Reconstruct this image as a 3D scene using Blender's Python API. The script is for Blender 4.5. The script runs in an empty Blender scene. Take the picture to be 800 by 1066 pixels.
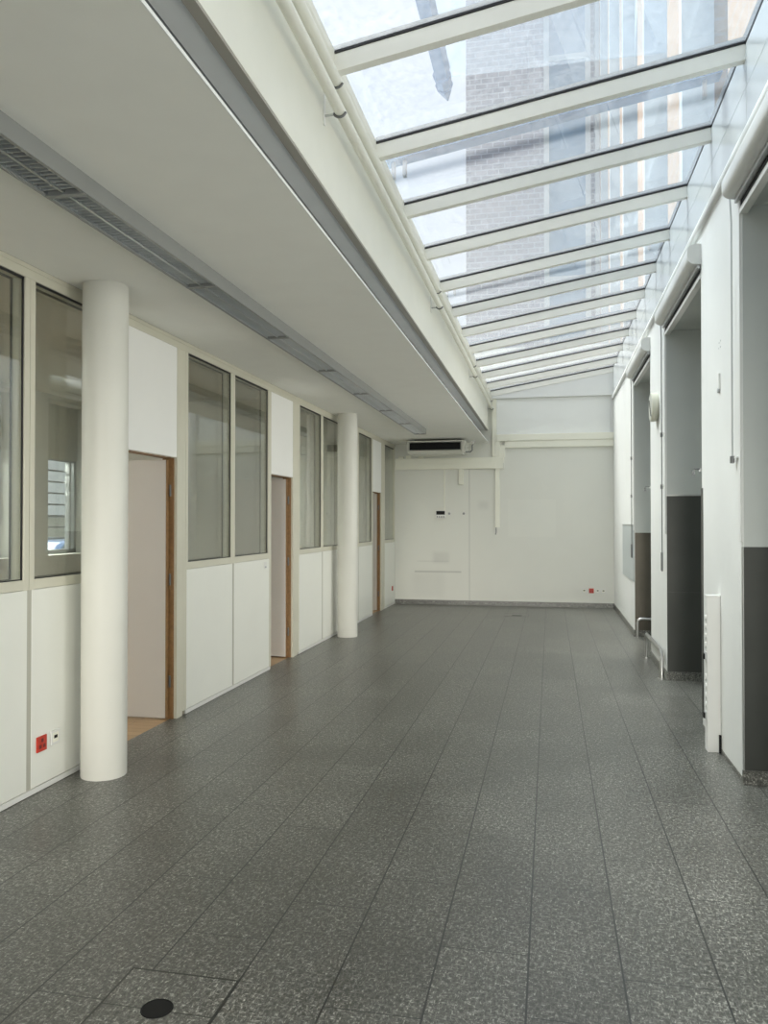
import bpy, bmesh, math, random
from mathutils import Vector, Matrix
R = math.radians
random.seed(7)
S = bpy.context.scene
COL = S.collection

# ------------------------------------------------------------------ camera
cam = bpy.data.cameras.new('camera'); cam_o = bpy.data.objects.new('camera', cam); COL.objects.link(cam_o)
cam.sensor_fit = 'VERTICAL'; cam.sensor_height = 36.0; cam.lens = 36.0 * 830 / 1066
cam.clip_start = 0.05; cam.clip_end = 400
cam_o.location = (0, 0, 1.55); cam_o.rotation_euler = (R(90.69), 0, R(11.773))
S.camera = cam_o

# ------------------------------------------------------------------ world, lights, exposure
S.view_settings.view_transform = 'Standard'; S.view_settings.look = 'None'
S.view_settings.gamma = 1.0; S.view_settings.use_curve_mapping = False
S.view_settings.exposure = 0.0
W = bpy.data.worlds.new('overcast_sky'); S.world = W; W.use_nodes = True
wn = W.node_tree.nodes; wl = W.node_tree.links; wn.clear()
w_out = wn.new('ShaderNodeOutputWorld'); w_bg = wn.new('ShaderNodeBackground')
w_tc = wn.new('ShaderNodeTexCoord'); w_no = wn.new('ShaderNodeTexNoise'); w_cr = wn.new('ShaderNodeValToRGB')
w_no.inputs['Scale'].default_value = 5.0; w_no.inputs['Detail'].default_value = 5.0
w_cr.color_ramp.elements[0].position = 0.3; w_cr.color_ramp.elements[0].color = (0.78, 0.86, 0.96, 1)
w_cr.color_ramp.elements[1].position = 0.65; w_cr.color_ramp.elements[1].color = (0.93, 0.96, 1.0, 1)
wl.new(w_tc.outputs['Generated'], w_no.inputs['Vector']); wl.new(w_no.outputs['Fac'], w_cr.inputs['Fac'])
wl.new(w_cr.outputs['Color'], w_bg.inputs['Color']); wl.new(w_bg.outputs['Background'], w_out.inputs['Surface'])
w_bg.inputs['Strength'].default_value = 0.86

def sun(name, energy, angle, direction, color):
    l = bpy.data.lights.new(name, 'SUN'); l.energy = energy; l.angle = R(angle); l.color = color
    o = bpy.data.objects.new(name, l); COL.objects.link(o)
    o.rotation_euler = Vector(direction).to_track_quat('-Z', 'Y').to_euler()
    o.location = (0, 0, 30)
    return o
# veiled sun behind thin cloud, high up on the left
SUN = sun('veiled_sun', 8.2, 36, (0.56, -0.22, -1.0), (1.0, 0.955, 0.86))

def area(name, loc, direction, sx, sy, power, color, spread=180):
    l = bpy.data.lights.new(name, 'AREA'); l.shape = 'RECTANGLE'; l.size = sx; l.size_y = sy
    l.energy = power; l.color = color
    l.spread = R(spread)
    o = bpy.data.objects.new(name, l); COL.objects.link(o); o.location = loc
    o.rotation_euler = Vector(direction).to_track_quat('-Z', 'Y').to_euler()
    return o
# added fill lamp far behind the camera, shining in through the entrance opening
area('entrance_fill', (0.6, -30.0, 5.0), (-0.06, 1, -0.10), 8.0, 6.0, 6800, (1.0, 0.965, 0.88))
# daylight falling through the street windows of the offices
area('street_daylight', (-6.7, 6.5, 3.6), (1, 0.05, -0.62), 22.0, 1.9, 2600, (1.0, 0.98, 0.93))
# side-light lamps added in every right-hand recess, in front of its glazed door
for _y, _p in ((0.95, 25), (3.90, 26), (7.03, 28), (10.12, 32)):
    area('recess_side_fill', (1.52, _y, 1.75), (-1, 0.12, -0.05), 1.1, 2.9, _p * 0.70, (1.0, 0.97, 0.90), 116)

# ------------------------------------------------------------------ materials
MATS = {}
def nmat(name):
    m = bpy.data.materials.new(name); m.use_nodes = True
    n = m.node_tree.nodes; n.clear()
    return m, n, m.node_tree.links
def mat(name, color, rough=0.5, metal=0.0, noise=0.03, nscale=4.0, bump=0.0, bscale=200.0, spec=0.5, coat=0.0, emit=None):
    m, n, l = nmat(name)
    o = n.new('ShaderNodeOutputMaterial'); b = n.new('ShaderNodeBsdfPrincipled')
    b.inputs['Roughness'].default_value = rough; b.inputs['Metallic'].default_value = metal
    b.inputs['Specular IOR Level'].default_value = spec; b.inputs['Coat Weight'].default_value = coat
    l.new(b.outputs['BSDF'], o.inputs['Surface'])
    g = n.new('ShaderNodeNewGeometry'); t = n.new('ShaderNodeTexNoise')
    t.inputs['Scale'].default_value = nscale; t.inputs['Detail'].default_value = 4
    l.new(g.outputs['Position'], t.inputs['Vector'])
    r = n.new('ShaderNodeValToRGB')
    r.color_ramp.elements[0].position = 0.3; r.color_ramp.elements[1].position = 0.7
    r.color_ramp.elements[0].color = tuple(c * (1 - noise) for c in color) + (1,)
    r.color_ramp.elements[1].color = tuple(min(1, c * (1 + noise)) for c in color) + (1,)
    l.new(t.outputs['Fac'], r.inputs['Fac']); l.new(r.outputs['Color'], b.inputs['Base Color'])
    if bump:
        t2 = n.new('ShaderNodeTexNoise'); t2.inputs['Scale'].default_value = bscale
        l.new(g.outputs['Position'], t2.inputs['Vector'])
        bp = n.new('ShaderNodeBump'); bp.inputs['Strength'].default_value = bump; bp.inputs['Distance'].default_value = 0.002
        l.new(t2.outputs['Fac'], bp.inputs['Height']); l.new(bp.outputs['Normal'], b.inputs['Normal'])
    if emit:
        b.inputs['Emission Color'].default_value = emit[0] + (1,); b.inputs['Emission Strength'].default_value = emit[1]
    MATS[name] = m
    return m

def glass(name, tint, ior=1.5, dirt=0.0, dirt_col=(0.9, 0.93, 1.0), dscale=14.0):
    m, n, l = nmat(name)
    o = n.new('ShaderNodeOutputMaterial')
    tr = n.new('ShaderNodeBsdfTransparent'); tr.inputs['Color'].default_value = tint + (1,)
    gl = n.new('ShaderNodeBsdfGlossy'); gl.inputs['Roughness'].default_value = 0.0
    fr = n.new('ShaderNodeFresnel')
    ge = n.new('ShaderNodeNewGeometry')      # same pane reflectance on the way in and on the way out
    io = n.new('ShaderNodeMapRange'); io.inputs['To Min'].default_value = ior; io.inputs['To Max'].default_value = 1.0 / ior
    l.new(ge.outputs['Backfacing'], io.inputs['Value']); l.new(io.outputs['Result'], fr.inputs['IOR'])
    mx = n.new('ShaderNodeMixShader')
    l.new(fr.outputs['Fac'], mx.inputs['Fac']); l.new(tr.outputs['BSDF'], mx.inputs[1]); l.new(gl.outputs['BSDF'], mx.inputs[2])
    last = mx
    if dirt:
        tl = n.new('ShaderNodeBsdfTranslucent'); tl.inputs['Color'].default_value = dirt_col + (1,)
        g = n.new('ShaderNodeNewGeometry'); t = n.new('ShaderNodeTexNoise'); t.inputs['Scale'].default_value = dscale
        t.inputs['Detail'].default_value = 6; t.inputs['Roughness'].default_value = 0.7
        l.new(g.outputs['Position'], t.inputs['Vector'])
        mr = n.new('ShaderNodeMapRange'); mr.inputs['From Min'].default_value = 0.3; mr.inputs['From Max'].default_value = 0.75
        mr.inputs['To Min'].default_value = dirt * 0.55; mr.inputs['To Max'].default_value = dirt * 1.5
        l.new(t.outputs['Fac'], mr.inputs['Value'])
        m2 = n.new('ShaderNodeMixShader'); l.new(mr.outputs['Result'], m2.inputs['Fac'])
        l.new(mx.outputs['Shader'], m2.inputs[1]); l.new(tl.outputs['BSDF'], m2.inputs[2]); last = m2
    l.new(last.outputs['Shader'], o.inputs['Surface'])
    MATS[name] = m
    return m

def math_node(n, l, op, a, b=None, c=None):
    x = n.new('ShaderNodeMath'); x.operation = op
    for i, v in enumerate((a, b, c)):
        if v is None: continue
        if isinstance(v, (int, float)): x.inputs[i].default_value = v
        else: l.new(v, x.inputs[i])
    return x.outputs[0]

def granite(name, tiles=True):
    m, n, l = nmat(name)
    o = n.new('ShaderNodeOutputMaterial'); b = n.new('ShaderNodeBsdfPrincipled'); l.new(b.outputs['BSDF'], o.inputs['Surface'])
    g = n.new('ShaderNodeNewGeometry'); sep = n.new('ShaderNodeSeparateXYZ'); l.new(g.outputs['Position'], sep.inputs[0])
    X, Y = sep.outputs['X'], sep.outputs['Y']
    M = lambda op, a, b2=None, c=None: math_node(n, l, op, a, b2, c)
    # flecks: streaky crystals in two directions
    def flecks(rot, sx, sy, seed):
        mp = n.new('ShaderNodeMapping'); mp.inputs['Rotation'].default_value = (0, 0, rot)
        mp.inputs['Scale'].default_value = (sx, sy, 60); mp.inputs['Location'].default_value = (seed, seed * 2, 0)
        l.new(g.outputs['Position'], mp.inputs['Vector'])
        t = n.new('ShaderNodeTexNoise'); t.inputs['Scale'].default_value = 1.0; t.inputs['Detail'].default_value = 5.0
        t.inputs['Roughness'].default_value = 0.75
        l.new(mp.outputs['Vector'], t.inputs['Vector']); return t.outputs['Fac']
    f = M('MAXIMUM', flecks(0.5, 34, 84, 3.1), flecks(-0.75, 92, 37, 8.7))
    f = M('MAXIMUM', f, flecks(1.9, 95, 46, 15.2))
    big = n.new('ShaderNodeTexNoise'); big.inputs['Scale'].default_value = 1.6; big.inputs['Detail'].default_value = 5
    l.new(g.outputs['Position'], big.inputs['Vector'])
    ramp = n.new('ShaderNodeValToRGB'); e = ramp.color_ramp.elements
    e[0].position = 0.48; e[0].color = (0.055, 0.055, 0.047, 1)
    e[1].position = 0.685; e[1].color = (0.62, 0.615, 0.55, 1)
    k = ramp.color_ramp.elements.new(0.585); k.color = (0.158, 0.157, 0.139, 1)
    fb = M('ADD', f, M('MULTIPLY', M('SUBTRACT', big.outputs['Fac'], 0.5), 0.10))
    col_f = fb
    height = None
    if tiles:
        PIT = 0.318
        u = M('DIVIDE', M('ADD', X, 0.078 + PIT * 40), PIT)
        idx = M('FLOOR', u); fu = M('SUBTRACT', u, idx)
        wn1 = n.new('ShaderNodeTexWhiteNoise'); wn1.noise_dimensions = '1D'; l.new(idx, wn1.inputs['W'])
        wn2 = n.new('ShaderNodeTexWhiteNoise'); wn2.noise_dimensions = '1D'; l.new(M('ADD', idx, 57.3), wn2.inputs['W'])
        ln = M('ADD', M('MULTIPLY', wn2.outputs['Value'], 0.45), 0.75)
        v = M('DIVIDE', M('ADD', Y, M('ADD', M('MULTIPLY', wn1.outputs['Value'], 3.0), 30.0)), ln)
        idv = M('FLOOR', v); fv = M('SUBTRACT', v, idv)
        wn3 = n.new('ShaderNodeTexWhiteNoise'); wn3.noise_dimensions = '2D'
        cb = n.new('ShaderNodeCombineXYZ'); l.new(idx, cb.inputs[0]); l.new(idv, cb.inputs[1]); l.new(cb.outputs[0], wn3.inputs['Vector'])
        du = M('MULTIPLY', M('MINIMUM', fu, M('SUBTRACT', 1.0, fu)), PIT)
        dv = M('MULTIPLY', M('MINIMUM', fv, M('SUBTRACT', 1.0, fv)), ln)
        gap = M('MINIMUM', M('DIVIDE', du, 1.6), dv)
        joint = M('LESS_THAN', gap, 0.0021)
        col_f = M('ADD', fb, M('MULTIPLY', M('SUBTRACT', wn3.outputs['Value'], 0.5), 0.016))
    l.new(col_f, ramp.inputs['Fac'])
    col = ramp.outputs['Color']
    if tiles:
        mx = n.new('ShaderNodeMix'); mx.data_type = 'RGBA'
        l.new(joint, mx.inputs['Factor']); l.new(col, mx.inputs['A']); mx.inputs['B'].default_value = (0.028, 0.029, 0.028, 1)
        col = mx.outputs['Result']
    l.new(col, b.inputs['Base Color'])
    rr = n.new('ShaderNodeMapRange'); b.inputs['Specular IOR Level'].default_value = 0.7
    rr.inputs['To Min'].default_value = 0.27; rr.inputs['To Max'].default_value = 0.43
    l.new(big.outputs['Fac'], rr.inputs['Value']); l.new(rr.outputs['Result'], b.inputs['Roughness'])
    bp = n.new('ShaderNodeBump'); bp.inputs['Strength'].default_value = 0.25; bp.inputs['Distance'].default_value = 0.002
    l.new(f, bp.inputs['Height']); l.new(bp.outputs['Normal'], b.inputs['Normal'])
    MATS[name] = m
    return m

def brick(name, c1, c2, mortar, scale=1.0, vertical_axis='XZ'):
    m, n, l = nmat(name)
    o = n.new('ShaderNodeOutputMaterial'); b = n.new('ShaderNodeBsdfPrincipled'); l.new(b.outputs['BSDF'], o.inputs['Surface'])
    b.inputs['Roughness'].default_value = 0.9
    g = n.new('ShaderNodeNewGeometry'); sep = n.new('ShaderNodeSeparateXYZ'); l.new(g.outputs['Position'], sep.inputs[0])
    cb = n.new('ShaderNodeCombineXYZ')
    l.new(math_node(n, l, 'ADD', sep.outputs['X'], sep.outputs['Y']), cb.inputs[0]); l.new(sep.outputs['Z'], cb.inputs[1])
    t = n.new('ShaderNodeTexBrick'); t.inputs['Scale'].default_value = scale
    t.inputs['Color1'].default_value = c1 + (1,); t.inputs['Color2'].default_value = c2 + (1,); t.inputs['Mortar'].default_value = mortar + (1,)
    t.inputs['Brick Width'].default_value = 0.32; t.inputs['Row Height'].default_value = 0.15; t.inputs['Mortar Size'].default_value = 0.016
    l.new(cb.outputs[0], t.inputs['Vector']); l.new(t.outputs['Color'], b.inputs['Base Color'])
    MATS[name] = m
    return m

def back_wall_mat(name, color):
    """painted wall with the scuffs, the joint line and the paler repainted rectangle of the end wall"""
    m, n, l = nmat(name)
    o = n.new('ShaderNodeOutputMaterial'); b = n.new('ShaderNodeBsdfPrincipled'); l.new(b.outputs['BSDF'], o.inputs['Surface'])
    b.inputs['Roughness'].default_value = 0.55
    g = n.new('ShaderNodeNewGeometry'); sep = n.new('ShaderNodeSeparateXYZ'); l.new(g.outputs['Position'], sep.inputs[0])
    X, Z = sep.outputs['X'], sep.outputs['Z']
    M = lambda op, a, b2=None, c=None: math_node(n, l, op, a, b2, c)
    def box(x0, x1, z0, z1, s):
        def edge(v, a, w):
            r = n.new('ShaderNodeMapRange'); r.interpolation_type = 'SMOOTHSTEP'
            r.inputs['From Min'].default_value = a - w; r.inputs['From Max'].default_value = a + w
            l.new(v, r.inputs['Value']); return r.outputs['Result']
        return M('MULTIPLY', M('MULTIPLY', edge(X, x0, s), M('SUBTRACT', 1.0, edge(X, x1, s))),
                 M('MULTIPLY', edge(Z, z0, s), M('SUBTRACT', 1.0, edge(Z, z1, s))))
    t = n.new('ShaderNodeTexNoise'); t.inputs['Scale'].default_value = 2.2; t.inputs['Detail'].default_value = 6
    l.new(g.outputs['Position'], t.inputs['Vector'])
    nz = t.outputs['Fac']
    val = M('ADD', 0.97, M('MULTIPLY', nz, 0.05))
    scuff = M('MULTIPLY', box(-2.5, -1.62, 0.60, 0.625, 0.012), 0.28)
    scuff = M('ADD', scuff, M('MULTIPLY', box(-2.45, -1.85, 0.80, 0.815, 0.012), M('MULTIPLY', nz, 0.22)))
    scuff = M('ADD', scuff, M('MULTIPLY', box(-2.15, -1.85, 0.78, 0.98, 0.05), M('MULTIPLY', nz, 0.2)))
    scuff = M('ADD', scuff, M('MULTIPLY', box(-2.55, -1.95, 0.12, 0.60, 0.12), M('MULTIPLY', nz, 0.14)))
    scuff = M('ADD', scuff, M('MULTIPLY', box(-1.30, -1.12, 1.78, 1.92, 0.06), M('MULTIPLY', nz, 0.16)))
    scuff = M('ADD', scuff, M('MULTIPLY', box(-1.475, -1.463, 0.0, 2.6, 0.004), 0.30))
    pale = M('MULTIPLY', box(-0.76, 0.10, 1.27, 1.955, 0.01), 0.022)
    val = M('ADD', M('SUBTRACT', val, scuff), pale)
    mx = n.new('ShaderNodeMix'); mx.data_type = 'RGBA'; mx.blend_type = 'MULTIPLY'; mx.inputs['Factor'].default_value = 1
    mx.inputs['A'].default_value = color + (1,)
    cc = n.new('ShaderNodeCombineColor'); 
    for i in range(3): l.new(val, cc.inputs[i])
    l.new(cc.outputs[0], mx.inputs['B']); l.new(mx.outputs['Result'], b.inputs['Base Color'])
    MATS[name] = m
    return m

def parquet(name):
    m, n, l = nmat(name)
    o = n.new('ShaderNodeOutputMaterial'); b = n.new('ShaderNodeBsdfPrincipled'); l.new(b.outputs['BSDF'], o.inputs['Surface'])
    b.inputs['Roughness'].default_value = 0.4
    g = n.new('ShaderNodeNewGeometry')
    t = n.new('ShaderNodeTexBrick'); t.inputs['Scale'].default_value = 1.0
    t.inputs['Color1'].default_value = (0.50, 0.33, 0.18, 1); t.inputs['Color2'].default_value = (0.42, 0.27, 0.14, 1)
    t.inputs['Mortar'].default_value = (0.2, 0.12, 0.06, 1)
    t.inputs['Brick Width'].default_value = 0.9; t.inputs['Row Height'].default_value = 0.09; t.inputs['Mortar Size'].default_value = 0.002
    l.new(g.outputs['Position'], t.inputs['Vector']); l.new(t.outputs['Color'], b.inputs['Base Color'])
    MATS[name] = m
    return m

FLOOR = granite('granite_strip_floor'); SKIRT = granite('granite_skirting_stone', tiles=False)
WALLW = mat('white_wall_paint', (0.80, 0.805, 0.78), 0.5, noise=0.015)
DARKLIN = mat('darkening_lining_board', (0.59, 0.61, 0.585), 0.5, noise=0.015)
UPPERB = mat('white_end_board', (0.90, 0.91, 0.88), 0.5, noise=0.01)
JOINT = mat('beige_joint_strip', (0.50, 0.49, 0.42), 0.5)
GLOSSW = mat('glossy_white_cladding', (0.64, 0.665, 0.67), 0.16, noise=0.02)
BACKW = back_wall_mat('end_wall_paint', (0.82, 0.82, 0.755))
CREAM = mat('cream_lacquer', (0.78, 0.775, 0.69), 0.4, noise=0.02)
RAFTER = mat('cream_rafter_lacquer', (0.87, 0.86, 0.79), 0.45, noise=0.02)
FRAME = mat('beige_aluminium_lacquer', (0.66, 0.64, 0.53), 0.4, noise=0.02)
PANEL = mat('white_laminate_panel', (0.86, 0.865, 0.80), 0.38, noise=0.01)
TRANSOM = mat('white_transom_board', (0.90, 0.90, 0.87), 0.5, noise=0.01)
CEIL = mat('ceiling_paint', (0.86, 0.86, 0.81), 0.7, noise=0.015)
COLUMN = mat('column_paint', (0.70, 0.695, 0.635), 0.5, noise=0.02, nscale=2)
GASKET = mat('black_rubber', (0.012, 0.012, 0.014), 0.5)
DARKGAP = mat('dark_shade_and_metal', (0.10, 0.105, 0.11), 0.8)  # painted shade of the ceiling gap, also the roof slab and flashing tone
GREYM = mat('grey_sheet_metal', (0.84, 0.85, 0.84), 0.45, metal=0.1)
BRNSTRIP = mat('brown_grey_strip', (0.36, 0.34, 0.29), 0.5)
LUMI = mat('grey_luminaire_lacquer', (0.30, 0.31, 0.30), 0.45, metal=0.1)
LOUV = mat('polished_louvre_aluminium', (0.55, 0.57, 0.58), 0.34, metal=1.0, bump=0.8, bscale=70)
TUBE = mat('white_lamp_tube', (0.75, 0.76, 0.75), 0.3)
WHITEP = mat('white_plastic', (0.80, 0.80, 0.77), 0.35, noise=0.01)
REDP = mat('red_plastic', (0.52, 0.032, 0.012), 0.4, noise=0.02)
REDD = mat('dark_red_socket_well', (0.16, 0.012, 0.01), 0.5)
BLACKP = mat('black_plastic', (0.010, 0.010, 0.010), 0.6, spec=0.25)
STEEL = mat('brushed_steel', (0.50, 0.50, 0.49), 0.3, metal=1.0, noise=0.08, nscale=8)
DARKST = mat('dark_steel_sheet', (0.068, 0.070, 0.064), 0.34, metal=0.4, noise=0.08, nscale=3)
BROWNST = mat('bronze_steel_sheet', (0.10, 0.09, 0.072), 0.32, metal=0.6, noise=0.10, nscale=3)
SHUT = mat('shutter_box_lacquer', (0.74, 0.745, 0.72), 0.3, noise=0.01)
RAILG = mat('grey_guide_rail', (0.50, 0.51, 0.51), 0.35, metal=0.3)
WOOD = mat('oak_edge_wood', (0.29, 0.165, 0.07), 0.5, noise=0.15, nscale=30)
LEAF = mat('pale_door_laminate', (0.68, 0.64, 0.60), 0.45, noise=0.01)
OFFW = mat('office_wall_paint', (0.80, 0.80, 0.76), 0.6)
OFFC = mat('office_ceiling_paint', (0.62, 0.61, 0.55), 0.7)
PARQ = parquet('oak_parquet')
ROD = mat('grey_rod_metal', (0.19, 0.195, 0.195), 0.35, metal=0.6)
CABIN = mat('grey_cabinet_lacquer', (0.44, 0.48, 0.48), 0.3, noise=0.02)
CLOCKC = mat('cream_clock_case', (0.66, 0.65, 0.54), 0.4)
CLOCKF = mat('grey_clock_face', (0.50, 0.50, 0.44), 0.5)
ACW = mat('ac_casing_lacquer', (0.72, 0.72, 0.65), 0.4)
TRUNK = mat('cream_trunking_plastic', (0.92, 0.91, 0.79), 0.4, noise=0.01)
GLASS = glass('clear_window_glass', (0.95, 0.965, 0.95), ior=1.72)
SKYG = glass('dusty_roof_glass', (0.92, 0.955, 0.985), ior=1.42, dirt=0.085, dscale=26)
CANG = glass('blue_canopy_glass', (0.86, 0.93, 0.985), ior=1.3, dirt=0.06)
FACG = mat('blue_facade_window', (0.15, 0.25, 0.36), 0.3, noise=0.15, nscale=1.5)
BRK = brick('lilac_brick', (0.20, 0.205, 0.245), (0.27, 0.265, 0.30), (0.38, 0.41, 0.46))
PEACH = brick('peach_brick', (0.37, 0.25, 0.165), (0.42, 0.29, 0.20), (0.38, 0.30, 0.24))
STONE = mat('pale_stone', (0.48, 0.52, 0.54), 0.8, noise=0.08)
BLUEST = mat('blue_grey_steel', (0.07, 0.17, 0.31), 0.4, metal=0.2)
ASPH = mat('asphalt', (0.10, 0.10, 0.10), 0.9, noise=0.1)
RENDERW = mat('cream_render', (0.75, 0.75, 0.66), 0.8)
ROOFM = mat('roof_felt', (0.25, 0.25, 0.25), 0.9)
BLUEC = mat('blue_car_paint', (0.10, 0.19, 0.42), 0.25, coat=0.5)
WHITEC = mat('silver_car_paint', (0.62, 0.64, 0.66), 0.25, coat=0.5)
CARG = mat('dark_car_glass', (0.03, 0.04, 0.05), 0.08)

# ------------------------------------------------------------------ helpers
class MB:
    def __init__(s): s.bm = bmesh.new()
    def box(s, x0, x1, y0, y1, z0, z1):
        r = bmesh.ops.create_cube(s.bm, size=1.0)
        for v in r['verts']:
            v.co = Vector(((x0 + x1) / 2 + v.co.x * abs(x1 - x0), (y0 + y1) / 2 + v.co.y * abs(y1 - y0), (z0 + z1) / 2 + v.co.z * abs(z1 - z0)))
        return s
    def cyl(s, p0, p1, r, r2=None, n=16, caps=True):
        p0, p1 = Vector(p0), Vector(p1); d = p1 - p0
        q = d.to_track_quat('Z', 'Y').to_matrix().to_4x4()
        bmesh.ops.create_cone(s.bm, cap_ends=caps, segments=n, radius1=r, radius2=r if r2 is None else r2, depth=d.length,
                              matrix=Matrix.Translation((p0 + p1) / 2) @ q)
        return s
    def tube(s, pts, r, n=10):
        pts = [Vector(p) for p in pts]; rings = []
        up = None
        for i, p in enumerate(pts):
            if i == 0: t = pts[1] - p
            elif i == len(pts) - 1: t = p - pts[-2]
            else: t = (pts[i + 1] - p).normalized() + (p - pts[i - 1]).normalized()
            t.normalize()
            if up is None:
                up = Vector((0, 0, 1)) if abs(t.z) < 0.9 else Vector((1, 0, 0))
            a = up - t * up.dot(t)
            if a.length < 1e-4: a = t.orthogonal()
            a.normalize(); up = a; b = t.cross(a)
            rings.append([s.bm.verts.new(p + a * (r * math.cos(k * 2 * math.pi / n)) + b * (r * math.sin(k * 2 * math.pi / n))) for k in range(n)])
        for i in range(len(rings) - 1):
            for k in range(n):
                s.bm.faces.new((rings[i][k], rings[i][(k + 1) % n], rings[i + 1][(k + 1) % n], rings[i + 1][k]))
        s.bm.faces.new(rings[0][::-1]); s.bm.faces.new(rings[-1])
        return s
    def prism(s, prof, axis, a0, a1):
        """prof: 2D outline; axis 'X': prof=(y,z), 'Y': prof=(x,z), 'Z': prof=(x,y)"""
        def P(q, a): return {'X': (a, q[0], q[1]), 'Y': (q[0], a, q[1]), 'Z': (q[0], q[1], a)}[axis]
        A = [s.bm.verts.new(P(q, a0)) for q in prof]; B = [s.bm.verts.new(P(q, a1)) for q in prof]
        n = len(prof)
        s.bm.faces.new(A); s.bm.faces.new(B[::-1])
        for i in range(n): s.bm.faces.new((A[i], B[i], B[(i + 1) % n], A[(i + 1) % n]))
        return s
    def lathe(s, prof, c, axis='Z', n=32):
        """prof: (radius, height) pairs round an axis through c"""
        rings = []
        for r, h in prof:
            ring = []
            for k in range(n):
                a = 2 * math.pi * k / n; u, v = r * math.cos(a), r * math.sin(a)
                ring.append(s.bm.verts.new({'Z': (c[0] + u, c[1] + v, c[2] + h), 'X': (c[0] + h, c[1] + u, c[2] + v), 'Y': (c[0] + u, c[1] + h, c[2] + v)}[axis]))
            rings.append(ring)
        for i in range(len(rings) - 1):
            for k in range(n):
                s.bm.faces.new((rings[i][k], rings[i][(k + 1) % n], rings[i + 1][(k + 1) % n], rings[i + 1][k]))
        s.bm.faces.new(rings[0]); s.bm.faces.new(rings[-1])
        return s
    def quadbox(s, c8):
        v = [s.bm.verts.new(p) for p in c8]
        for f in ((0, 1, 2, 3), (7, 6, 5, 4), (0, 4, 5, 1), (1, 5, 6, 2), (2, 6, 7, 3), (3, 7, 4, 0)):
            s.bm.faces.new([v[i] for i in f])
        return s
    def build(s, name, m, parent=None, bevel=0.0, smooth=False, seg=2):
        bmesh.ops.recalc_face_normals(s.bm, faces=s.bm.faces)
        if parent is not None:
            root = parent
            off = Vector(root.location) if root.parent is None else Vector(root.parent.location)
        else:
            vs = [v.co for v in s.bm.verts]
            lo = Vector([min(v[i] for v in vs) for i in range(3)]); hi = Vector([max(v[i] for v in vs) for i in range(3)])
            off = Vector(((lo.x + hi.x) / 2, (lo.y + hi.y) / 2, lo.z))
        for v in s.bm.verts: v.co -= off
        if smooth:
            for f in s.bm.faces: f.smooth = True
        me = bpy.data.meshes.new(name); s.bm.to_mesh(me); s.bm.free()
        me.materials.append(m)
        o = bpy.data.objects.new(name, me); COL.objects.link(o)
        if parent is not None: o.parent = parent
        else: o.location = off
        if bevel:
            md = o.modifiers.new('bevel', 'BEVEL'); md.width = bevel; md.segments = seg; md.limit_method = 'ANGLE'
            if smooth is False:
                for f in me.polygons: f.use_smooth = False
        if smooth and not bevel:
            try: me.set_sharp_from_angle(angle=R(40))
            except Exception: pass
        return o

def tag(o, label=None, cat=None, group=None, kind=None):
    if label: o['label'] = label
    if cat: o['category'] = cat
    if group: o['group'] = group
    if kind: o['kind'] = kind
    return o
def thing(name, loc, label, cat, group=None, kind=None):
    o = bpy.data.objects.new(name, None); COL.objects.link(o); o.location = loc
    o.empty_display_size = 0.1
    return tag(o, label, cat, group, kind)
def struct(o, label=None, cat=None): return tag(o, label, cat, kind='structure')
def kids(o): return [c for c in bpy.data.objects if c.parent == o]
def copy_tree(o, loc, label, group=None):
    r = o.copy(); COL.objects.link(r); r.location = loc; r['label'] = label
    if group: r['group'] = group
    for c in kids(o):
        d = c.copy(); COL.objects.link(d); d.parent = r
        for g in kids(c):
            e = g.copy(); COL.objects.link(e); e.parent = d
    return r

XL, XR, YB, ZC = -2.88, 1.12, 14.83, 3.005
Y0 = -3.0
XE = -1.115          # edge of the lowered ceiling
MOD = 0.985
mull = [4.0 + MOD * k for k in range(-7, 12)]       # partition mullion centres, last at the end wall
OPEN = [(0.0, 1.90), (3.20, 5.06), (6.36, 8.22), (9.48, 11.25)]   # niches in the right wall
ZO = 3.43

# ------------------------------------------------------------------ floor
struct(MB().box(XL - 0.05, 1.75, Y0, YB + 0.05, -0.15, 0).build('floor', FLOOR), 'dark grey granite floor laid in long strips', 'floor')
struct(MB().box(-5.9, XL - 0.05, Y0, YB + 0.05, -0.15, 0).build('floor', PARQ), 'oak parquet floor of the offices behind the partition', 'floor')

# ------------------------------------------------------------------ end wall
wb = MB(); wb.box(-5.9, 1.75, YB, YB + 0.3, 0, 4.75)
struct(wb.build('wall_back', BACKW), 'scuffed off-white end wall of the corridor', 'wall')
struct(MB().box(XL, XR, YB - 0.015, YB, 0, 0.085).build('baseboard_back', SKIRT), 'granite skirting along the end wall', 'skirting')
# upper end wall board below the skylight, with its ledge
ub = MB(); ub.prism([(-1.06, 3.84), (XR, 3.84), (XR, 4.31), (-1.06, 3.94)], 'Y', YB - 0.05, YB)
struct(ub.build('trim_1', WALLW), 'white sloping gable board above the end wall ledge', 'gable board')
lg = MB(); lg.box(-1.06, XR, YB - 0.075, YB, 3.815, 3.845)
struct(lg.build('trim_2', WALLW), 'thin white ledge across the end wall under the gable board', 'ledge')
struct(MB().box(-0.962, 1.068, YB - 0.012, YB, 3.152, 3.813).build('trim_14', UPPERB), 'white board on the end wall between the ledge and the trunking', 'wall board')
vt = MB(); vt.box(-1.045, -0.965, YB - 0.045, YB, 2.74, 3.815)
struct(vt.build('trim_3', TRUNK, bevel=0.004), 'cream vertical cover strip on the end wall below the roof beam', 'cover strip')
struct(MB().box(1.07, XR, YB - 0.04, YB, 3.15, 3.815).build('trim_4', WALLW), 'narrow white corner strip at the right of the end wall', 'corner strip')

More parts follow.
